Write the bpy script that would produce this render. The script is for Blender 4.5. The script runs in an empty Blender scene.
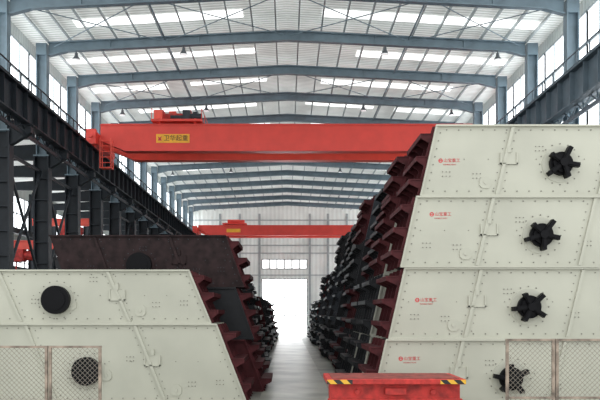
import bpy, bmesh, math, random
from mathutils import Vector, Matrix
random.seed(7)
scene = bpy.context.scene
COL = scene.collection
H0 = 2.7

# ------------------------------------------------------------ materials
def mat(name, col, rough=0.5, metal=0.0, nscale=3.0, namt=0.12, emis=0.0, emcol=None, bump=0.0, spec=0.5, emnoise=False, det=5, pos=(0.3, 0.65)):
    m = bpy.data.materials.new(name); m.use_nodes = True
    nt = m.node_tree; b = nt.nodes['Principled BSDF']
    tc = nt.nodes.new('ShaderNodeTexCoord')
    n = nt.nodes.new('ShaderNodeTexNoise'); n.inputs['Scale'].default_value = nscale; n.inputs['Detail'].default_value = det
    nt.links.new(tc.outputs['Object'], n.inputs['Vector'])
    r = nt.nodes.new('ShaderNodeValToRGB')
    lo = [max(0, c*(1-namt)) for c in col]; hi = [min(1, c*(1+namt)) for c in col]
    r.color_ramp.elements[0].color = (*lo, 1); r.color_ramp.elements[1].color = (*hi, 1)
    r.color_ramp.elements[0].position = pos[0]; r.color_ramp.elements[1].position = pos[1]
    nt.links.new(n.outputs['Fac'], r.inputs['Fac'])
    nt.links.new(r.outputs['Color'], b.inputs['Base Color'])
    b.inputs['Roughness'].default_value = rough; b.inputs['Metallic'].default_value = metal
    b.inputs['Specular IOR Level'].default_value = spec
    if emis > 0:
        b.inputs['Emission Color'].default_value = (*(emcol or col), 1)
        b.inputs['Emission Strength'].default_value = emis
        if emnoise:
            nt.links.new(r.outputs['Color'], b.inputs['Emission Color'])
    if bump > 0:
        bp = nt.nodes.new('ShaderNodeBump'); bp.inputs['Strength'].default_value = bump
        n2 = nt.nodes.new('ShaderNodeTexNoise'); n2.inputs['Scale'].default_value = nscale*8
        nt.links.new(tc.outputs['Object'], n2.inputs['Vector'])
        nt.links.new(n2.outputs['Fac'], bp.inputs['Height']); nt.links.new(bp.outputs['Normal'], b.inputs['Normal'])
    return m

def ribbed(name, col, axis, scale, rough=0.6, emis=0.0, amt=0.25, namt=0.08):
    m = mat(name, col, rough, nscale=0.5, namt=namt, emis=emis)
    nt = m.node_tree; b = nt.nodes['Principled BSDF']
    tc = nt.nodes.new('ShaderNodeTexCoord')
    w = nt.nodes.new('ShaderNodeTexWave'); w.bands_direction = axis; w.inputs['Scale'].default_value = scale
    nt.links.new(tc.outputs['Object'], w.inputs['Vector'])
    bp = nt.nodes.new('ShaderNodeBump'); bp.inputs['Strength'].default_value = 0.6; bp.inputs['Distance'].default_value = 0.05
    nt.links.new(w.outputs['Fac'], bp.inputs['Height']); nt.links.new(bp.outputs['Normal'], b.inputs['Normal'])
    mx = nt.nodes.new('ShaderNodeMix'); mx.data_type = 'RGBA'; mx.blend_type = 'MULTIPLY'; mx.inputs[0].default_value = amt
    src = b.inputs['Base Color'].links[0].from_socket
    nt.links.new(src, mx.inputs[6]); nt.links.new(w.outputs['Color'], mx.inputs[7])
    nt.links.new(mx.outputs[2], b.inputs['Base Color'])
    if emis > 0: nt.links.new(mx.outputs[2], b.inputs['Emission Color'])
    return m

M = {}
M['beige'] = mat('beige_paint', (0.44, 0.44, 0.36), 0.42, nscale=0.45, namt=0.10, bump=0.03)
M['beige2'] = mat('beige_paint_darker', (0.30, 0.295, 0.25), 0.5, nscale=0.9, namt=0.15)  # darker beige for screens behind the front stack
M['maroon'] = mat('maroon_primer', (0.060, 0.012, 0.014), 0.65, nscale=3, namt=0.4, spec=0.2)
M['browng'] = mat('dark_brown_primer', (0.022, 0.012, 0.012), 0.65, nscale=3.5, namt=0.55, spec=0.2, bump=0.2)
M['black'] = mat('black_paint', (0.009, 0.010, 0.012), 0.5, nscale=3, namt=0.3, spec=0.3)
M['slate'] = mat('slate_paint', (0.034, 0.040, 0.048), 0.55, nscale=3, namt=0.25, spec=0.3)
M['blk'] = mat('satin_black', (0.003, 0.003, 0.004), 0.55, spec=0.15)
M['bolt'] = mat('bolt_grey', (0.19, 0.185, 0.155), 0.45, metal=0.3)
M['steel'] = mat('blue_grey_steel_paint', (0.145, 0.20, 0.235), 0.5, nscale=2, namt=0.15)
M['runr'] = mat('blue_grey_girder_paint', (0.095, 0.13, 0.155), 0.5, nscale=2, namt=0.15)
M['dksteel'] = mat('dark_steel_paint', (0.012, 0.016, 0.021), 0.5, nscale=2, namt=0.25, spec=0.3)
M['purlin'] = mat('galvanised_purlin', (0.42, 0.46, 0.47), 0.5, metal=0.1)
M['red'] = mat('crane_red', (0.74, 0.058, 0.040), 0.45, nscale=1.5, namt=0.06)
M['redlt'] = mat('crane_red_orange', (0.86, 0.10, 0.065), 0.45, nscale=1.5, namt=0.06)
M['cartred'] = mat('cart_red', (0.46, 0.030, 0.024), 0.6, nscale=5, namt=0.4, bump=0.15)
M['cartdk'] = mat('cart_deck_worn', (0.22, 0.045, 0.035), 0.7, nscale=5, namt=0.5, bump=0.2)
M['yellow'] = mat('sign_yellow', (0.85, 0.42, 0.03), 0.5)
M['dark'] = mat('lettering_dark', (0.05, 0.01, 0.01), 0.5)
M['logored'] = mat('lettering_red', (0.55, 0.03, 0.04), 0.5)
M['fence'] = mat('fence_weathered_paint', (0.26, 0.205, 0.16), 0.65, nscale=6, namt=0.5)
M['wire'] = mat('fence_wire', (0.25, 0.22, 0.18), 0.6, metal=0.1)
M['roof'] = ribbed('roof_sheet_glow', (0.68, 0.705, 0.68), 'Y', 1.2, emis=0.46, amt=0.36, namt=0.16)  # sheets emit light of their own, added to brighten roof and hall
M['wall'] = ribbed('wall_sheet_glow', (0.76, 0.79, 0.76), 'X', 0.6, emis=0.16, amt=0.10)  # slight emission added so the end wall reads brighter
M['wallside'] = ribbed('side_wall_sheet', (0.66, 0.70, 0.68), 'Y', 1.0, amt=0.12)
M['glass'] = mat('daylit_glazing', (0.8, 0.85, 0.9), 0.3, nscale=0.6, namt=0.05, emis=2.6, emcol=(0.93, 0.97, 1.0))
M['glassfar'] = mat('daylit_glazing_bright', (0.8, 0.85, 0.9), 0.3, emis=6.0, emcol=(0.97, 0.99, 1.0))
M['sky'] = mat('translucent_skylight', (0.76, 0.79, 0.77), 0.4, nscale=0.7, namt=0.45, emis=1.8, emnoise=True)
M['frame'] = mat('window_frame_grey', (0.42, 0.46, 0.47), 0.5)
M['lamp'] = mat('lamp_housing', (0.10, 0.11, 0.12), 0.4)
M['lens'] = mat('lamp_lens', (0.8, 0.8, 0.8), 0.3, emis=0.6)
M['floor'] = mat('worn_concrete', (0.235, 0.24, 0.205), 0.44, nscale=0.7, namt=0.38, bump=0.2, spec=0.4, det=9, pos=(0.35, 0.62))
M['path'] = mat('worn_concrete_sheen', (0.30, 0.305, 0.262), 0.38, nscale=0.5, namt=0.34, bump=0.15, spec=0.45, det=10, pos=(0.38, 0.6))  # paler colour paints the door's reflected sheen along the mottled aisle

def stripes():
    m = bpy.data.materials.new('hazard_stripes'); m.use_nodes = True
    nt = m.node_tree; b = nt.nodes['Principled BSDF']
    tc = nt.nodes.new('ShaderNodeTexCoord')
    w = nt.nodes.new('ShaderNodeTexWave'); w.bands_direction = 'DIAGONAL'; w.inputs['Scale'].default_value = 2.0
    r = nt.nodes.new('ShaderNodeValToRGB'); r.color_ramp.interpolation = 'CONSTANT'
    r.color_ramp.elements[0].color = (0.02, 0.02, 0.02, 1); r.color_ramp.elements[1].color = (0.8, 0.45, 0.04, 1); r.color_ramp.elements[1].position = 0.5
    nt.links.new(tc.outputs['Object'], w.inputs['Vector']); nt.links.new(w.outputs['Fac'], r.inputs['Fac'])
    nt.links.new(r.outputs['Color'], b.inputs['Base Color']); b.inputs['Roughness'].default_value = 0.5
    return m
M['stripe'] = stripes()

# ------------------------------------------------------------ mesh builder
class MB:
    def __init__(s): s.v = []; s.f = []; s.m = []; s.cur = 0
    def add(s, vs, fs):
        o = len(s.v); s.v += [tuple(v) for v in vs]; s.f += [[i+o for i in f] for f in fs]; s.m += [s.cur]*len(fs)
    def box(s, x0, x1, y0, y1, z0, z1):
        vs = [(x0,y0,z0),(x1,y0,z0),(x1,y1,z0),(x0,y1,z0),(x0,y0,z1),(x1,y0,z1),(x1,y1,z1),(x0,y1,z1)]
        s.add(vs, [(0,3,2,1),(4,5,6,7),(0,1,5,4),(1,2,6,5),(2,3,7,6),(3,0,4,7)])
    def prism(s, poly, a, b, plane='XZ'):
        n = len(poly)
        def P(p, t):
            return (p[0], t, p[1]) if plane == 'XZ' else ((t, p[0], p[1]) if plane == 'YZ' else (p[0], p[1], t))
        vs = [P(p, a) for p in poly]+[P(p, b) for p in poly]
        fs = [list(range(n)), list(range(2*n-1, n-1, -1))]+[(i, i+n, (i+1) % n+n, (i+1) % n) for i in range(n)]
        s.add(vs, fs)
    def beam(s, p, q, w, h, up=(0, 0, 1)):
        p = Vector(p); q = Vector(q); d = (q-p).normalized(); u = Vector(up)
        if abs(d.dot(u)) > 0.98: u = Vector((1, 0, 0))
        a = d.cross(u).normalized()*w/2; b = d.cross(a).normalized()*h/2
        vs = [p-a-b, p+a-b, p+a+b, p-a+b, q-a-b, q+a-b, q+a+b, q-a+b]
        s.add(vs, [(0,3,2,1),(4,5,6,7),(0,1,5,4),(1,2,6,5),(2,3,7,6),(3,0,4,7)])
    def cyl(s, p, q, r, n=12, r2=None):
        p = Vector(p); q = Vector(q); d = (q-p).normalized()
        u = Vector((0, 0, 1)) if abs(d.z) < 0.9 else Vector((1, 0, 0))
        a = d.cross(u).normalized(); b = d.cross(a).normalized(); r2 = r if r2 is None else r2
        vs = []
        for c, rr in ((p, r), (q, r2)):
            for i in range(n):
                t = 2*math.pi*i/n; vs.append(c+a*math.cos(t)*rr+b*math.sin(t)*rr)
        s.add(vs, [list(range(n)), list(range(2*n-1, n-1, -1))]+[(i, i+n, (i+1) % n+n, (i+1) % n) for i in range(n)])
    def tube(s, p, q, r, ri, n=24):
        p = Vector(p); q = Vector(q); d = (q-p).normalized()
        u = Vector((0, 0, 1)) if abs(d.z) < 0.9 else Vector((1, 0, 0))
        a = d.cross(u).normalized(); b = d.cross(a).normalized()
        vs = []
        for c, rr in ((p, r), (q, r), (q, ri), (p, ri)):
            for i in range(n):
                t = 2*math.pi*i/n; vs.append(c+a*math.cos(t)*rr+b*math.sin(t)*rr)
        fs = []
        for k in range(4):
            k2 = (k+1) % 4
            fs += [(k*n+i, k2*n+i, k2*n+(i+1) % n, k*n+(i+1) % n) for i in range(n)]
        s.add(vs, fs)
    def mesh(s, name, mats, mirror=1):
        me = bpy.data.meshes.new(name)
        me.from_pydata([(v[0]*mirror, v[1], v[2]) for v in s.v], [], s.f)
        for k in (mats if isinstance(mats, (list, tuple)) else [mats]): me.materials.append(M[k])
        for i, p in enumerate(me.polygons): p.material_index = s.m[i]
        bm = bmesh.new(); bm.from_mesh(me); bmesh.ops.recalc_face_normals(bm, faces=bm.faces); bm.to_mesh(me); bm.free()
        return me

def obj(name, me, loc=(0, 0, 0), parent=None, label=None, category=None, group=None, kind=None, bevel=0):
    o = bpy.data.objects.new(name, me); COL.objects.link(o); o.location = loc
    if parent: o.parent = parent
    if label: o['label'] = label
    if category and not parent: o['category'] = category
    if group: o['group'] = group
    if kind: o['kind'] = kind
    if bevel:
        b = o.modifiers.new('bevel', 'BEVEL'); b.width = bevel; b.segments = 2; b.limit_method = 'ANGLE'
    return o

def textmesh(s, size, mkey, ext=0.004):
    cu = bpy.data.curves.new('lettering', 'FONT'); cu.body = s; cu.size = size; cu.extrude = ext; cu.align_x = 'CENTER'; cu.align_y = 'CENTER'
    o = bpy.data.objects.new('tmp_lettering', cu); COL.objects.link(o)
    dg = bpy.context.evaluated_depsgraph_get(); dg.update()
    me = bpy.data.meshes.new_from_object(o.evaluated_get(dg))
    bpy.data.objects.remove(o)
    me.materials.clear(); me.materials.append(M[mkey])
    for v in me.vertices:
        x, y, z = v.co; v.co = (x, -z, y)
    return me

# ------------------------------------------------------------ setting
YF = 95.6
b = MB(); b.box(-20, 13, -8, YF+0.3, -0.3, 0)
obj('floor', b.mesh('floor', 'floor'), kind='structure', label='worn grey concrete hall floor')
ZR, ZE = 16.35, 15.6
b = MB()
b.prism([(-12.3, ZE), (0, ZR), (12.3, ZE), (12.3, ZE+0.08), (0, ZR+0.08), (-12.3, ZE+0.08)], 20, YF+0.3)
obj('ceiling', b.mesh('ceiling', 'roof'), kind='structure', label='pale corrugated metal roof sheeting with added glow')
def roofz(x, off=0): return ZR-(ZR-ZE)*abs(x)/12.3-off
wn = [0]
def structure_window(mb, mats, name='window'):
    wn[0] += 1
    return obj('%s_%d' % (name, wn[0]), mb.mesh('window', mats), kind='structure', label='grey-framed glazing lit by daylight')
colY = [30.6+5*i for i in range(13)]
rs = random.Random(3)
for i in range(13):
    y0 = 28.5+5*i
    for sx in (-1, 1):
        segs = rs.choice(([(1.6, 11.4)], [(1.2, 5.6), (7.0, 11.4)], [(3.6, 11.4)], [(2.0, 9.6)]))
        for xa, xb in segs:
            b = MB()
            b.prism([(sx*xa, roofz(xa, 0.03)), (sx*xb, roofz(xb, 0.03)), (sx*xb, roofz(xb, 0.005)), (sx*xa, roofz(xa, 0.005))], y0, y0+rs.choice((0.5, 0.65, 0.85)))
            wn[0] += 1
            obj('window_%d' % wn[0], b.mesh('skylight', 'sky'), kind='structure', label='translucent white roof light strip')

def window_side(x, y0, y1, z0, z1, ny, nz, sx):
    b = MB(); b.cur = 0
    b.box(x-0.02, x+0.02, y0, y1, z0, z1)
    b.cur = 1
    xi = x-sx*0.06
    for k in range(ny+1):
        yy = y0+(y1-y0)*k/ny; b.box(min(x, xi)-0.02, max(x, xi)+0.02, yy-0.04, yy+0.04, z0, z1)
    for k in range(nz+1):
        zz = z0+(z1-z0)*k/nz; b.box(min(x, xi)-0.02, max(x, xi)+0.02, y0, y1, zz-0.04, zz+0.04)
    structure_window(b, ['glass', 'frame'])

def wall_bands(name, x, sx, bands, z0, z1, ys, ye):
    b = MB(); zc = z0
    for (a, c) in bands:
        b.box(x-0.06, x+0.06, ys, ye, zc, a); zc = c
    b.box(x-0.06, x+0.06, ys, ye, zc, z1)
    obj(name, b.mesh(name, 'wallside'), kind='structure', label='pale grey profiled metal wall')
wall_bands('wall_right', 12.3, 1, [(6.5, 11.2), (12.3, 15.0)], 0, 15.65, 20, YF)
wall_bands('wall_left', -12.3, -1, [(12.3, 15.0)], 11.9, 15.65, 20, YF)
for i in range(-1, 13):
    y0 = colY[0]+5*i
    window_side(12.3, y0, y0+5, 12.3, 15.0, 4, 2, 1)
    window_side(12.3, y0, y0+5, 6.5, 11.2, 4, 3, 1)
    window_side(-12.3, y0, y0+5, 12.3, 15.0, 4, 2, -1)
wall_bands('wall_side_bay', -19.5, -1, [(5.0, 7.6), (8.6, 11.0)], 0, 12, 20, YF)
for i in range(0, 13):
    window_side(-19.5, colY[0]+5*i-5, colY[0]+5*i, 5.0, 7.6, 3, 2, -1)
    window_side(-19.5, colY[0]+5*i-5, colY[0]+5*i, 8.6, 11.0, 3, 2, -1)
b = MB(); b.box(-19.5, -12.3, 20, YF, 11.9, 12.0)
obj('ceiling_side_bay', b.mesh('ceil2', 'roof'), kind='structure', label='pale sheeted roof of the side bay with added glow')

b = MB()
y0, y1 = YF, YF+0.2
b.box(-19.5, -3.2, y0, y1, 0, 12); b.box(2.55, 12.3, y0, y1, 0, 12)
b.box(-3.2, 2.55, y0, y1, 6.9, 8.2); b.box(-3.2, 2.55, y0, y1, 9.4, 12)
b.prism([(-12.3, 12), (12.3, 12), (12.3, ZE), (0, ZR), (-12.3, ZE)], y0, y1)
obj('wall_back', b.mesh('wall_back', 'wall'), kind='structure', label='pale grey-green profiled metal end wall with faint added glow')
def far_glaze(name, x0, x1, z0, z1, nx, nz, key='glassfar'):
    b = MB(); b.box(x0, x1, YF+0.05, YF+0.1, z0, z1); b.cur = 1
    for k in range(nx+1):
        xx = x0+(x1-x0)*k/nx; b.box(xx-0.07, xx+0.07, YF-0.04, YF+0.12, z0, z1)
    for k in range(nz+1):
        zz = z0+(z1-z0)*k/nz; b.box(x0, x1, YF-0.04, YF+0.12, zz-0.06, zz+0.06)
    obj(name, b.mesh(name, [key, 'frame']), kind='structure', label='bright daylit glazing in the end wall')
far_glaze('door_1', -3.2, 2.55, 0.0, 6.9, 4, 3)
far_glaze('window_201', -3.2, 2.55, 8.2, 9.4, 6, 1, 'sky')
for x in (-8.5, -6.0, -3.5, 2.9, 5.2, 7.6):
    b = MB(); b.box(x-0.14, x+0.14, YF-0.3, YF-0.13, 0, 15.2)
    obj('wind_column', b.mesh('wind_column', 'frame'), label='slender grey steel post against the end wall', category='column', group='end wall posts')
for k, z in enumerate((7.4, 10.2, 11.2, 13.2, 14.4)):
    b = MB(); b.box(-12, 12, YF-0.12, YF, z-0.06, z+0.06)
    obj('trim_%d' % (k+2), b.mesh('girt', 'frame'), kind='structure', label='horizontal grey wall rail')
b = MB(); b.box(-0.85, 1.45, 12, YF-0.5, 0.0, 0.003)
obj('trim_40', b.mesh('path', 'path'), kind='structure', label='central strip of the worn aisle floor, door sheen painted in lighter')

# ------------------------------------------------------------ roof beams, purlins
def bt(x): return 16.02-0.52*abs(x)/10.4
def roof_beam_mesh():
    b = MB()
    st = [(-11.3, bt(11.3), 14.85), (-10.4, bt(10.4), bt(10.4)-0.42), (0, bt(0), bt(0)-0.42), (10.4, bt(10.4), bt(10.4)-0.42), (11.3, bt(11.3), 14.85)]
    for i in range(4):
        a, c = st[i], st[i+1]
        b.prism([(a[0], a[2]), (c[0], c[2]), (c[0], c[1]), (a[0], a[1])], -0.02, 0.02)
        for j in (1, 2):
            t = 0.03
            b.prism([(a[0], a[j]-t), (c[0], c[j]-t), (c[0], c[j]+t), (a[0], a[j]+t)], -0.14, 0.14)
    for x in (-8.4, -4.2, 0, 4.2, 8.4): b.box(x-0.02, x+0.02, -0.12, 0.12, bt(x)-0.40, bt(x))
    return b.mesh('roof_beam', 'steel')
rbm = roof_beam_mesh()
for y in colY:
    obj('roof_beam', rbm, (0, y, 0), label='blue-grey steel rafter spanning the hall between columns', category='beam', group='steel roof rafters')
for i in range(-10, 12):
    x = (i-0.5)*1.08
    if abs(x) > 11.5: continue
    b = MB(); zt = roofz(x)
    b.box(x-0.02, x+0.02, 24, YF, zt-0.17, zt-0.04); b.box(x-0.02, x+0.05, 24, YF, zt-0.19, zt-0.17)
    obj('roof_purlin', b.mesh('roof_purlin', 'purlin'), label='thin galvanised purlin under the roof sheets', category='purlin', group='roof purlins')
for x in (-5.75, 5.75):
    for y in colY[:-1]:
        b = MB(); zt = bt(x)-0.15; b.cyl((x, y+0.15, zt), (x, y+4.85, zt), 0.04, 8)
        obj('tie_strut', b.mesh('tie_strut', 'steel'), label='slim steel strut joining two rafters', category='strut', group='roof tie struts')
for i in (0, 2, 5):
    y = colY[i]
    for (xa, xb) in ((-11.0, -5.9), (-5.6, -0.15), (0.15, 5.6), (5.9, 11.0)):
        b = MB()
        for sw in (0, 1):
            p, q = (xa, xb) if not sw else (xb, xa)
            b.cyl((p, y+0.15, bt(p)-0.2-0.04*sw), (q, y+4.85, bt(q)-0.2-0.04*sw), 0.022, 6)
        obj('cross_bracing', b.mesh('cross_bracing', 'steel'), label='thin crossed steel bracing rods below the roof', category='bracing', group='roof bracing rods')

# ------------------------------------------------------------ columns, runway
def column_meshes():
    b = MB()
    b.box(-0.36, -0.29, -0.26, 0.26, 0.04, 10.05); b.box(0.29, 0.36, -0.26, 0.26, 0.04, 10.05); b.box(-0.29, 0.29, -0.025, 0.025, 0.04, 10.05)
    b.box(-0.42, 0.42, -0.38, 0.38, 0, 0.04)
    for z in range(1, 10): b.box(-0.29, 0.29, -0.24, 0.24, z-0.02, z+0.02)
    low = b.mesh('lower_shaft', 'dksteel')  # dark grey paint, with the shadow below the runway worked into its colour
    b = MB()
    b.box(-0.25, -0.2, -0.22, 0.22, 10.05, 14.85); b.box(0.2, 0.25, -0.22, 0.22, 10.05, 14.85); b.box(-0.2, 0.2, -0.02, 0.02, 10.05, 14.85)
    b.box(-0.36, 0.36, -0.27, 0.27, 10.05, 10.12); b.box(-0.25, 0.25, -0.22, 0.22, 14.85, 15.4)
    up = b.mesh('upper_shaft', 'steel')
    return low, up
low, up = column_meshes()
def corbel(sx):
    b = MB(); b.prism([(0, 10.28), (-1.0, 10.28), (-1.0, 10.0), (0, 9.4)], -0.15, 0.15); b.box(-1.1, 0, -0.25, 0.25, 10.28, 10.32)
    return b.mesh('bracket', 'dksteel', mirror=sx)
for sx in (-1, 1):
    cb = corbel(sx)
    for y in colY:
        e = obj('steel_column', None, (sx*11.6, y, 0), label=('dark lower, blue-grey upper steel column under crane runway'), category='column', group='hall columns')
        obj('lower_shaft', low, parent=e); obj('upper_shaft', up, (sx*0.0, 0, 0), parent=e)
        obj('bracket', cb, (-sx*0.2, 0, 0), parent=e)
    e = obj('crane_runway', None, (sx*10.6, 22, 10.32), label='long dark steel crane runway girder with rail and walkway', category='crane runway')
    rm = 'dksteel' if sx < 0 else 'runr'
    b = MB(); L = YF-22.1
    b.box(-0.02, 0.02, 0, L, 0, 1.25); b.box(-0.22, 0.22, 0, L, 0, 0.05); b.box(-0.25, 0.25, 0, L, 1.2, 1.25)
    yy = 0.6
    while yy < L: b.box(-0.2, 0.2, yy-0.015, yy+0.015, 0.05, 1.2); yy += 1.25
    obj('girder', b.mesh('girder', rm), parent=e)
    b = MB(); b.box(-0.05, 0.05, 0, L, 1.25, 1.38)
    obj('rail', b.mesh('rail', 'bolt'), parent=e)
    b = MB(); b.box(0.25, 0.70, 0, L, 1.15, 1.2)
    yy = 0.0
    while yy < L: b.cyl((0.3, yy, 1.2), (0.3, yy, 2.2), 0.03, 6); yy += 1.25
    b.cyl((0.3, 0, 2.2), (0.3, L, 2.2), 0.032, 6); b.cyl((0.3, 0, 1.75), (0.3, L, 1.75), 0.025, 6)
    b.box(0.05, 0.12, 0, L, -0.45, -0.30)
    yy = 0.0
    while yy < L-1: b.beam((0.08, yy, -0.36), (0.5, yy+1.25, 1.15), 0.05, 0.05); b.beam((0.08, yy, -0.36), (0.08, yy+0.62, 0.02), 0.04, 0.04); b.beam((0.08, yy+1.25, -0.36), (0.08, yy+0.62, 0.02), 0.04, 0.04); yy += 1.25
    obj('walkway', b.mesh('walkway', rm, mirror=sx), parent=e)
for i in (0, 1, 4, 8):
    y = colY[i]
    b = MB(); b.beam((0, 0.28, 4.0), (0, 4.72, 9.3), 0.1, 0.1); b.beam((0.0, 0.28, 9.3), (0.0, 4.72, 4.0), 0.1, 0.1); b.beam((0, 0.28, 4), (0, 4.72, 4), 0.12, 0.12); b.beam((0, 0.28, 9.3), (0, 4.72, 9.3), 0.12, 0.12)
    obj('cross_brace', b.mesh('cross_brace', 'dksteel'), (-11.6, y, 0), label='dark steel cross brace between two hall columns', category='brace', group='column cross braces')
for y in colY:
    b = MB(); b.box(-0.18, 0.18, -0.02, 0.02, 0, 10.9)
    for s in (-1, 1): b.box(s*0.2-0.03, s*0.2+0.03, -0.2, 0.2, 0, 10.9)
    obj('side_bay_column', b.mesh('side_bay_column', 'dksteel'), (-18.9, y, 0), label='dark steel column in the side bay', category='column', group='side bay columns')
    b = MB(); b.prism([(-19.1, 10.9), (-12.0, 10.9), (-12.0, 11.85), (-19.1, 11.4)], -0.12, 0.12)
    obj('side_bay_beam', b.mesh('side_bay_beam', 'dksteel'), (0, y, 0), label='dark tapered steel beam over the side bay', category='beam', group='side bay beams')
for z in (5.6, 8.2):
    b = MB(); b.box(-0.1, 0.1, 0, 62, -0.18, 0.18)
    obj('pipe_rack_beam', b.mesh('pipe_rack_beam', 'dksteel'), (-18.3, 30, z), label='long dark steel beam along the side bay', category='beam', group='side bay long beams')
def side_crane(X, Y, z, hw=2.4):
    e = obj('gantry_hoist', None, (X, Y, 0), label='orange-red gantry hoist on dark legs in the side bay', category='crane', group='side bay gantry hoists')
    b = MB(); b.box(-hw, hw, -0.2, 0.2, z, z+0.45); b.box(-hw, hw, -0.3, 0.3, z+0.45, z+0.5); obj('girder', b.mesh('girder', 'redlt'), parent=e)
    for s in (-1, 1):
        b = MB(); b.beam((s*(hw-0.3), -0.9, 0.15), (s*(hw-0.3), -0.1, z), 0.2, 0.2); b.beam((s*(hw-0.3), 0.9, 0.15), (s*(hw-0.3), 0.1, z), 0.2, 0.2); b.box(s*(hw-0.3)-0.15, s*(hw-0.3)+0.15, -1.2, 1.2, 0, 0.3)
        b.box(s*(hw-0.3)-0.08, s*(hw-0.3)+0.08, -0.55, 0.55, z*0.5, z*0.5+0.15)
        obj('leg', b.mesh('leg', 'dksteel'), parent=e)
    b = MB(); b.box(-0.5, 0.5, -0.35, 0.35, z-0.7, z); b.cyl((0.5, 0, z-0.35), (1.1, 0, z-0.35), 0.28, 14); b.cyl((0, 0, z-0.7), (0, 0, z-1.8), 0.04, 6); b.box(-0.15, 0.15, -0.1, 0.1, z-2.1, z-1.8)
    obj('hoist', b.mesh('hoist', 'cartred'), parent=e)
side_crane(-15.6, 43.2, 6.3); side_crane(-15.6, 53.2, 8.8); side_crane(-15.4, 73.2, 7.0)

# ------------------------------------------------------------ overhead cranes
def crane(Y, detail, label, gh=1.32, dz=0.0):
    e = obj('overhead_crane', None, (0, Y, 11.70), label=label, category='overhead crane')
    for k, y in enumerate((0, 2.5)):
        b = MB()
        b.prism([(-10.3, 0.45), (-9.0, -0.08), (9.0, -0.08), (10.3, 0.45), (10.3, gh), (-10.3, gh)], y, y+0.55)
        b.box(-10.3, 10.3, y-0.06, y+0.61, gh, gh+0.04); b.box(-9.0, 9.0, y-0.06, y+0.61, -0.12, -0.08)
        b.box(-10.3, 10.3, y+0.22, y+0.32, gh+0.04, gh+0.13)
        obj('girder', b.mesh('girder', 'red' if k == 0 else 'redlt'), parent=e)
    for sx in (-1, 1):
        b = MB(); b.box(sx*10.6-0.2, sx*10.6+0.2, -0.7, 3.9, 0.22, 0.85); b.box(sx*10.6-0.26, sx*10.6+0.26, -0.9, -0.6, 0.1, 0.9); b.cyl((sx*10.6, -0.9, 0.5), (sx*10.6, -1.05, 0.5), 0.1, 10)
        for yy in (-0.3, 3.4): b.cyl((sx*10.6-0.1, yy, 0.22), (sx*10.6+0.1, yy, 0.22), 0.22, 16)
        obj('end_truck', b.mesh('end_truck', 'red'), parent=e)
    t = obj('trolley', None, (-6.1, 1.5, gh+0.13), parent=e)
    b = MB(); b.box(-1.4, 1.4, -1.5, 1.5, 0.1, 0.22)
    for xx in (-1.0, 1.0):
        for yy in (-1.25, 1.25): b.cyl((xx-0.06, yy, 0.15), (xx+0.06, yy, 0.15), 0.15, 14)
    obj('trolley_frame', b.mesh('trolley_frame', 'red'), parent=t)
    if detail:
        b = MB(); b.cyl((-0.9, 0, 0.6), (0.5, 0, 0.6), 0.3, 20); b.box(-1.05, -0.9, -0.4, 0.4, 0.22, 1.0); b.box(0.5, 0.65, -0.4, 0.4, 0.22, 1.0)
        obj('hoist_drum', b.mesh('hoist_drum', 'cartred'), parent=t)
        b = MB(); b.cyl((0.75, -1.0, 0.46), (1.35, -1.0, 0.46), 0.18, 16); b.box(0.3, 0.7, -1.25, -0.75, 0.22, 0.78); b.cyl((-0.4, -1.0, 0.42), (0.3, -1.0, 0.42), 0.12, 16); b.box(0.85, 1.1, -1.08, -0.92, 0.6, 0.72)
        obj('motor', b.mesh('motor', 'slate'), parent=t)
        b = MB(); b.box(-1.3, -0.85, -1.2, -0.9, 0.22, 0.8); obj('control_box', b.mesh('control_box', 'redlt'), parent=t)
        b = MB(); b.box(-0.75, -0.35, 0.6, 1.2, 0.22, 1.2); b.box(-0.35, 0.6, 0.7, 1.1, 0.22, 0.9); b.cyl((0.6, 0.9, 0.7), (1.15, 0.9, 0.7), 0.22, 14); obj('gearbox', b.mesh('gearbox', 'redlt'), parent=t)
        for xx in (-1.38, 1.38):
            b = MB()
            for yy in (-1.45, 0, 1.45): b.cyl((xx, yy, 0.22), (xx, yy, 0.8), 0.022, 6)
            b.cyl((xx, -1.45, 0.8), (xx, 1.45, 0.8), 0.022, 6)
            obj('handrail', b.mesh('handrail', 'red'), parent=t)
        b = MB(); b.box(-10.2, -9.6, -0.5, 0, -1.15, -1.08)
        for xx in (-10.2, -9.6): b.cyl((xx, -0.5, -1.15), (xx, -0.5, 0.5), 0.035, 6); b.cyl((xx, -0.02, -1.15), (xx, -0.02, 0.5), 0.035, 6)
        for z in (-0.85, -0.55, -0.25, 0.05, 0.35): b.cyl((-10.2, -0.5, z), (-9.6, -0.5, z), 0.025, 6)
        obj('access_ladder', b.mesh('access_ladder', 'redlt'), parent=e)
        b = MB(); b.box(-0.92, 0.92, -0.02, 0, -0.24, 0.24)
        s = obj('name_board', b.mesh('name_board', 'yellow'), (-6.3, 0.0, 0.58), parent=e)
        obj('lettering', textmesh('卫华起重', 0.34, 'dark'), (0.17, -0.03, 0.0), parent=s, label='dark hoist maker lettering')
        b = MB(); b.prism([(-0.84, -0.12), (-0.60, -0.12), (-0.66, -0.02), (-0.60, 0.12), (-0.72, 0.04), (-0.84, 0.12), (-0.78, -0.02)], -0.035, -0.02)
        obj('emblem', b.mesh('emblem', 'logored'), parent=s)
    else:
        b = MB(); b.cyl((-0.9, 0, 0.55), (0.5, 0, 0.55), 0.25, 14); b.box(0.5, 1.1, -0.3, 0.3, 0.22, 0.7)
        obj('hoist_drum', b.mesh('hoist_drum', 'red'), parent=t)
        b = MB(); b.box(-0.8, 0.8, -0.02, 0, -0.2, 0.2)
        s = obj('name_board', b.mesh('name_board', 'yellow'), (-6.2, 0.0, 0.45), parent=e)
    return e
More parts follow.
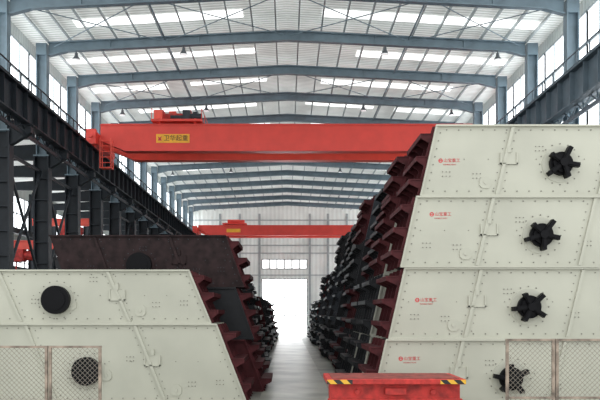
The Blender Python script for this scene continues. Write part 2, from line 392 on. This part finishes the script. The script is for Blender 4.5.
crane(41.4, True, 'red double-girder overhead crane with trolley and yellow name board')
crane(87.0, False, 'red double-girder overhead crane near the end wall', gh=0.98)

# ------------------------------------------------------------ lamps
def lamp_parts():
    b = MB(); b.cyl((0, 0, 0), (0, 0, -0.08), 0.03, 6); b.cyl((0, 0, -0.08), (0, 0, -0.22), 0.07, 14, 0.08); b.cyl((0, 0, -0.22), (0, 0, -0.40), 0.08, 20, 0.2)
    a = b.mesh('lamp_shade', 'lamp')
    b = MB(); b.cyl((0, 0, -0.40), (0, 0, -0.42), 0.18, 20, 0.14)
    return a, b.mesh('lamp_lens', 'lens')
la, ll = lamp_parts()
for y in (35.6, 45.6, 55.6, 65.6):
    for x in (-10.0, -4.9, 4.65, 10.0):
        e = obj('high_bay_lamp', None, (x, y, bt(x)-0.45), label='dark bell-shaped high bay lamp under a rafter', category='lamp', group='high bay lamps')
        obj('lamp_shade', la, parent=e); obj('lamp_lens', ll, parent=e)

# ------------------------------------------------------------ vibrating screens
LOGO = textmesh('山宝重工', 0.115, 'logored', 0.002)
LOGO2 = textmesh('SHANBAO HEAVY', 0.045, 'logored', 0.002)
b = MB(); b.tube((0, -0.006, 0), (0, 0, 0), 0.06, 0.036, 20); b.box(-0.04, 0.04, -0.006, 0, -0.01, 0.01)
EMB = b.mesh('maker_emblem', 'logored')
cache = {}
def screen_meshes(key, L, Hh, S, W, ex, ez, style, pc, ic, sx, detail, var):
    if key in cache: return cache[key]
    rr = random.Random(var*31+5)
    D = {}
    def xs(z): return S*z/Hh
    th = 0.03
    b = MB()
    b.prism([(0, 0), (L, 0), (L+S, Hh), (S, Hh)], 0, th)
    b.prism([(0, 0), (L, 0), (L, 0.05), (0.01, 0.05)], -0.08, th)
    b.prism([(S-0.01, Hh-0.05), (L+S, Hh-0.05), (L+S, Hh), (S, Hh)], -0.08, th)
    b.prism([(0, 0.02), (0.05, 0.02), (S+0.05, Hh-0.02), (S, Hh-0.02)], -0.06, th)
    if detail:
        b.cur = 1
        def bolt(x, z, r=0.02):
            b.cyl((x, -0.018, z), (x, 0, z), r, 6)
        n = int(Hh/0.2)
        for k in range(1, n):
            z = Hh*k/n; bolt(xs(z)+0.17, z)
            for xo in (0.3*L, 0.34*L, 0.72*L): bolt(xs(z)+xo, z, 0.016)
        m_ = int(L/0.32)
        for k in range(1, m_):
            x = L*k/m_; bolt(x+xs(0.14), 0.14); bolt(x+xs(Hh-0.14), Hh-0.14)
        for k in range(1, m_, 2):
            x = L*k/m_; bolt(x+xs(Hh*0.52), Hh*0.52, 0.014)
        for i in range(16):
            t = i/16*2*math.pi; bolt(ex+0.56*math.cos(t), ez+0.56*math.sin(t), 0.02)
        for (cx, cz) in ((0.5, 0.55), (1.35, 0.5), (2.9, 1.25), (4.9, 0.6)):
            for i in range(3):
                for j in range(2): bolt(xs(cz)+cx+i*0.1, cz+j*0.12, 0.016)
    D['plate'] = b.mesh('side_plate', [pc, 'bolt' if pc != 'browng' else 'slate'], sx)
    # end flange: three square-cut tiers carrying the lips
    poly = [(0.05, 0.02), (-0.07, 0.02)]
    tiers = []
    for fi, zc in enumerate((Hh*0.20, Hh*0.52, Hh*0.84)):
        l = (0.36, 0.27, 0.32)[(fi+var) % 3]+rr.uniform(-0.03, 0.03); h = 0.17
        tiers.append((zc+0.06, l))
        poly += [(xs(zc-h)-0.07, zc-h), (xs(zc)-l, zc-0.05), (xs(zc)-l, zc+0.06), (xs(zc)-0.07, zc+0.06)]
    poly += [(S-0.08, Hh-0.03), (S+0.05, Hh-0.03)]
    b = MB(); b.prism(poly, -0.02, 0.02)
    D['ears'] = b.mesh('end_flange', ic, sx)
    D['tiers'] = tiers
    b = MB(); b.cyl((0, 0, 0), (0, W-0.12, 0), 0.13, 14); D['tube'] = b.mesh('cross_tube', 'black' if ic == 'maroon' else ic, sx)
    b = MB(); b.prism([(0.1, 0), (L-0.2, 0.0), (L-0.2, 0.04), (0.1, 0.04)], 0, W-0.12)
    x = 0.3
    while x < L-0.3: b.box(x, x+0.06, 0, W-0.12, -0.12, 0); x += 0.6
    D['deck'] = b.mesh('screen_deck', 'black', sx)
    for fi, (zc, l) in enumerate(tiers):
        b = MB(); lipw = W-0.12; l += 0.03
        b.prism([(0.15, 0.03), (-l, 0.03), (-l, -0.10), (-l+0.04, -0.10), (-l+0.04, 0.0), (0.15, 0.0)], 0, lipw)
        D['lip%d' % fi] = b.mesh('discharge_lip', ic, sx)
    b = MB(); b.prism([(-0.045, 0.06), (0.045, 0.06), (S+0.045, Hh-0.06), (S-0.045, Hh-0.06)], -0.05, 0); D['stiff'] = b.mesh('stiffener_bar', pc, sx)
    b = MB(); b.prism([(-0.16, -0.08), (-0.08, -0.16), (0.08, -0.16), (0.16, -0.08), (0.16, 0.08), (0.08, 0.16), (-0.08, 0.16), (-0.16, 0.08)], -0.03, 0); b.cyl((0, -0.05, 0), (0, -0.03, 0), 0.05, 10)
    D['hex'] = b.mesh('cover_plate', pc, sx)
    b = MB(); b.box(-0.24, 0.24, -0.05, 0, -0.2, -0.16); b.box(-0.2, 0.2, -0.025, 0, -0.2, 0.12); b.box(-0.24, -0.2, -0.05, 0, -0.2, 0.12); b.box(0.2, 0.24, -0.05, 0, -0.2, 0.12)
    b.box(-0.05, 0.05, -0.06, 0, 0.12, 0.3)
    D['bracket'] = b.mesh('mounting_bracket', pc, sx)
    b = MB()
    if style == 'lobed':
        b.tube((0, -0.12, 0), (0, 0, 0), 0.32, 0.18, 28); b.cyl((0, -0.08, 0), (0, 0, 0), 0.20, 24); b.cyl((0, -0.34, 0), (0, -0.02, 0), 0.11, 16); b.cyl((0, -0.2, 0), (0, -0.04, 0), 0.25, 10)
        for i, (l, wd) in enumerate(((0.48, 0.22), (0.40, 0.18), (0.50, 0.20), (0.42, 0.25), (0.46, 0.17))):
            t = math.radians(20+72*i+17*var+rr.uniform(-8, 8)); c, s_ = math.cos(t), math.sin(t)
            b.beam((c*0.1, -0.17, s_*0.1), (c*l, -0.19, s_*l), 0.12, wd, up=(0, 1, 0))
            b.beam((c*0.1, -0.24, s_*0.1), (c*l*0.8, -0.25, s_*l*0.8), 0.06, wd*0.6, up=(0, 1, 0))
    else:
        b.cyl((0, -0.20, 0), (0, 0, 0), 0.42, 40); b.cyl((0, -0.22, 0), (0, -0.20, 0), 0.30, 32)
    D['exc'] = b.mesh('bearing_housing', 'blk', sx)
    b = MB(); b.tube((0, -0.02, 0), (0, 0, 0), 0.50, 0.29, 36); D['ring'] = b.mesh('bearing_ring', pc, sx)
    cache[key] = D
    return D

def screen(X, Y, Z, L, Hh, S, W, ex, ez, style, pc, ic, sx, detail, label, group, logo=None, var=0):
    key = (L, Hh, S, W, ex, ez, style, pc, ic, sx, detail, var)
    D = screen_meshes(key, *key)
    e = obj('vibrating_screen', None, (X, Y, Z), label=label, category='vibrating screen', group=group)
    P = lambda n, d, x, y, z: obj(n, D[d], (sx*x, y, z), parent=e)
    P('side_plate', 'plate', 0, 0.07, 0); P('side_plate', 'plate', 0, W-0.03, 0)
    for yy in (0.14, W*0.37, W*0.66, W-0.12): P('end_flange', 'ears', 0, yy, 0)
    xs = lambda z: S*z/Hh
    for fi, (zc, l) in enumerate(D['tiers']): P('discharge_lip', 'lip%d' % fi, xs(zc-0.06), 0.1, zc)
    for z in (0.62, Hh-0.55): P('screen_deck', 'deck', xs(z), 0.1, z)
    tubes = ((0.25, 0.2), (0.3, Hh-0.2), (2.6, 0.3)) if not detail else ((0.3, 0.18), (0.3, Hh-0.2), (2.6, 0.3), (L*0.6, 0.3), (L*0.9, Hh*0.5))
    for (x, z) in tubes: P('cross_tube', 'tube', xs(z)+x, 0.1, z)
    if ex > 0:
        P('bearing_housing', 'exc', ex, 0.05, ez)
        P('bearing_ring', 'ring', ex, 0.07, ez)
    if detail:
        for x in (0.32*L, 0.745*L): P('stiffener_bar', 'stiff', x, 0.07, 0)
        P('cover_plate', 'hex', 0.26*L+xs(0.35), 0.07, 0.38); P('cover_plate', 'hex', 0.55*L, 0.07, Hh*0.35)
        P('mounting_bracket', 'bracket', 0.37*L, 0.07, Hh*0.55)
    if logo:
        lx, lz = logo
        obj('maker_logo', LOGO, (lx+0.06, 0.066, lz), parent=e, label='red maker lettering')
        obj('maker_subtitle', LOGO2, (lx, 0.066, lz-0.11), parent=e, label='small red subtitle lettering')
        obj('maker_emblem', EMB, (lx-0.25, 0.07, lz), parent=e)
    return e

HR = 1.96
lab = {'beige': 'beige steel vibrating screen frame with black bearing, stacked',
       'beige2': 'darker beige vibrating screen frame with maroon cross members, stacked',
       'maroon': 'dark maroon primed vibrating screen frame, stacked by the aisle',
       'browng': 'dark brown primed vibrating screen frame, stacked by the aisle',
       'black': 'black painted vibrating screen frame, stacked by the aisle',
       'slate': 'slate grey vibrating screen frame, stacked by the aisle'}
logos = [(1.1, 1.42), (1.05, 1.07), (1.12, 1.46), (0.82, 0.98)]
stag = (0.0, 0.07, -0.05, 0.06)
for k in range(4):
    screen(2.27+0.44*k+stag[k], 20.5+0.04*(k % 2), HR*k, 6.6, HR, 0.44, 2.5, 3.85, 0.88, 'lobed', 'beige', 'maroon', 1, True, lab['beige'], 'stacked beige screen frames', logo=logos[k], var=k)
Y = 23.6; n = 0
while Y < 88:
    cnt = 4 if Y < 52 else (3 if Y < 70 else 2)
    jst = random.uniform(-0.12, 0.12)
    for k in range(cnt):
        if n == 0: pc, ic = (('beige2', 'black'), ('beige2', 'black'), ('beige2', 'maroon'), ('maroon', 'maroon'))[k]
        elif n == 1: pc, ic = (('beige2', 'black'), ('black', 'black'), ('maroon', 'black'), ('maroon', 'maroon'))[k]
        elif n <= 4: pc, ic = random.choice([('maroon', 'maroon'), ('black', 'maroon'), ('black', 'black'), ('slate', 'slate'), ('slate', 'maroon')])
        else: pc, ic = random.choice([('black', 'black'), ('slate', 'black'), ('black', 'slate'), ('slate', 'slate'), ('maroon', 'black')])
        jx = random.uniform(-0.2, 0.2)+jst
        screen(2.38+0.44*k+jx, Y, HR*k, 6.6, HR, 0.44, 2.5, 3.85 if n < 3 else 0, 0.88, 'lobed', pc, ic, 1, False, lab[pc], 'receding stack of screen frames', var=random.randrange(5))
    Y += 3.05; n += 1
screen(-1.18, 22.2, 0, 7.6, 2.36, 0.90, 2.5, 4.75, 0.95, 'round', 'beige', 'maroon', -1, True, 'beige steel vibrating screen frame at the bottom of a stack', 'stacked beige screen frames', var=1)
screen(-2.24, 22.24, 2.36, 7.6, 1.6, 0.66, 2.5, 4.6, 0.70, 'round', 'beige', 'maroon', -1, True, 'beige steel vibrating screen frame on top of a stack', 'stacked beige screen frames', var=2)
for k in range(3):
    pc = ('maroon', 'black', 'browng')[k]
    screen((-0.80, -1.12, -1.45)[k], 25.4, 1.77*k, 6.0, 1.77, 0.62, 2.5, 3.55 if k == 2 else 0, 0.75, 'round', pc, 'maroon', -1, k == 2, lab[pc], 'dark primed screen frames', var=k)
Y = 28.6; n = 0
while Y < 88:
    cnt = 3 if n in (0, 4, 7) else 2
    if Y > 60: cnt = 2
    hh = 1.6 if cnt == 3 else 1.9
    for k in range(cnt):
        pc, ic = random.choice([('black', 'black'), ('slate', 'black'), ('black', 'maroon'), ('maroon', 'black')])
        if n < 2 and k == 0: pc, ic = 'black', 'maroon'
        screen(-1.25-0.42*k+random.uniform(-0.2, 0.25), Y, hh*k, 6.4, hh, 0.45, 2.5, 0, 0.8, 'round', pc, ic, -1, False, lab[pc], 'receding stack of screen frames', var=random.randrange(5))
    Y += 3.05; n += 1

# ------------------------------------------------------------ transfer cart
e = obj('transfer_cart', None, (2.57, 17.6, 0), label='red flat rail transfer cart with hazard-striped corners', category='cart')
b = MB(); b.box(-1.63, 1.63, 0, 1.8, 1.0, 1.12); b.box(-1.55, 1.55, 0.25, 0.31, 0.58, 1.0); b.box(-1.6, 1.6, 0.2, 0.3, 0.56, 0.64); b.box(-1.5, 1.5, 0.3, 1.72, 0.45, 1.0)
b.box(-0.25, 0.25, 0.1, 0.26, 0.74, 0.9); b.cyl((-0.9, 0.25, 0.8), (-0.9, 0.16, 0.8), 0.07, 12); b.cyl((0.9, 0.25, 0.8), (0.9, 0.16, 0.8), 0.07, 12)
obj('deck_frame', b.mesh('deck_frame', 'cartred'), parent=e, bevel=0.012)
for s in (-1, 1):
    b = MB(); b.box(s*1.33-0.3, s*1.33+0.3, -0.015, 0.0, 1.01, 1.11)
    obj('hazard_panel', b.mesh('hazard_panel', 'stripe'), parent=e)
    for y in (0.45, 1.45):
        b = MB(); b.cyl((s*1.2-0.07, y, 0.28), (s*1.2+0.07, y, 0.28), 0.28, 24); b.cyl((s*1.2-0.12, y, 0.28), (s*1.2+0.12, y, 0.28), 0.1, 12); b.box(s*1.2-0.16, s*1.2+0.16, y-0.12, y+0.12, 0.2, 0.5)
        obj('wheel', b.mesh('wheel', 'blk'), parent=e)
b = MB(); b.box(-1.5, 1.5, 0.12, 1.7, 1.12, 1.13); obj('deck_plate', b.mesh('deck_plate', 'cartdk'), parent=e)
# ------------------------------------------------------------ fences
def fence(X, Y, w, h, label):
    e = obj('mesh_fence', None, (X, Y, 0), label=label, category='fence', group='wire mesh fence panels')
    b = MB()
    for x in (0.03, w-0.03): b.box(x-0.025, x+0.025, -0.025, 0.025, 0, h)
    for z in (0.12, h*0.5, h-0.02): b.box(0, w, -0.02, 0.02, z-0.02, z+0.02)
    obj('frame', b.mesh('frame', 'fence'), parent=e)
    b = MB(); p = 0.065; z0, z1 = 0.14, h-0.04
    hh = z1-z0; t = -hh
    while t < w:
        for sg in (1, -1):
            xa, xb = t, t+hh; za, zb = z0, z1
            if xa < 0: za = z0-xa; xa = 0
            if xb > w: zb = z1-(xb-w); xb = w
            if zb-za < 0.02: continue
            if sg == 1: b.beam((xa, 0, za), (xb, 0, zb), 0.0065, 0.0065)
            else: b.beam((w-xa, 0.006, za), (w-xb, 0.006, zb), 0.0065, 0.0065)
        t += p*1.41
    obj('wire_mesh', b.mesh('wire_mesh', 'wire'), parent=e)
for i in range(3): fence(-6.45+i*1.0, 14.0, 0.99, 2.07, 'weathered steel frame fence panel with diamond wire mesh')
for i in range(3): fence(4.08+i*0.93, 14.0, 0.92, 2.2, 'rusty beige fence panel with diamond wire mesh')

# ------------------------------------------------------------ world, camera
w = bpy.data.worlds.new('world'); scene.world = w; w.use_nodes = True
bg = w.node_tree.nodes['Background']; bg.inputs[0].default_value = (0.93, 0.95, 0.97, 1); bg.inputs[1].default_value = 1.45
cam = bpy.data.cameras.new('camera'); co = bpy.data.objects.new('camera', cam); COL.objects.link(co)
cam.lens = 45; cam.sensor_width = 36; cam.shift_x = 0.0217; cam.shift_y = 0.1867; cam.clip_end = 300
co.location = (0, 0, H0); co.rotation_euler = (math.radians(90), 0, 0)
scene.camera = co
scene.view_settings.view_transform = 'Standard'
scene.view_settings.exposure = 0.36
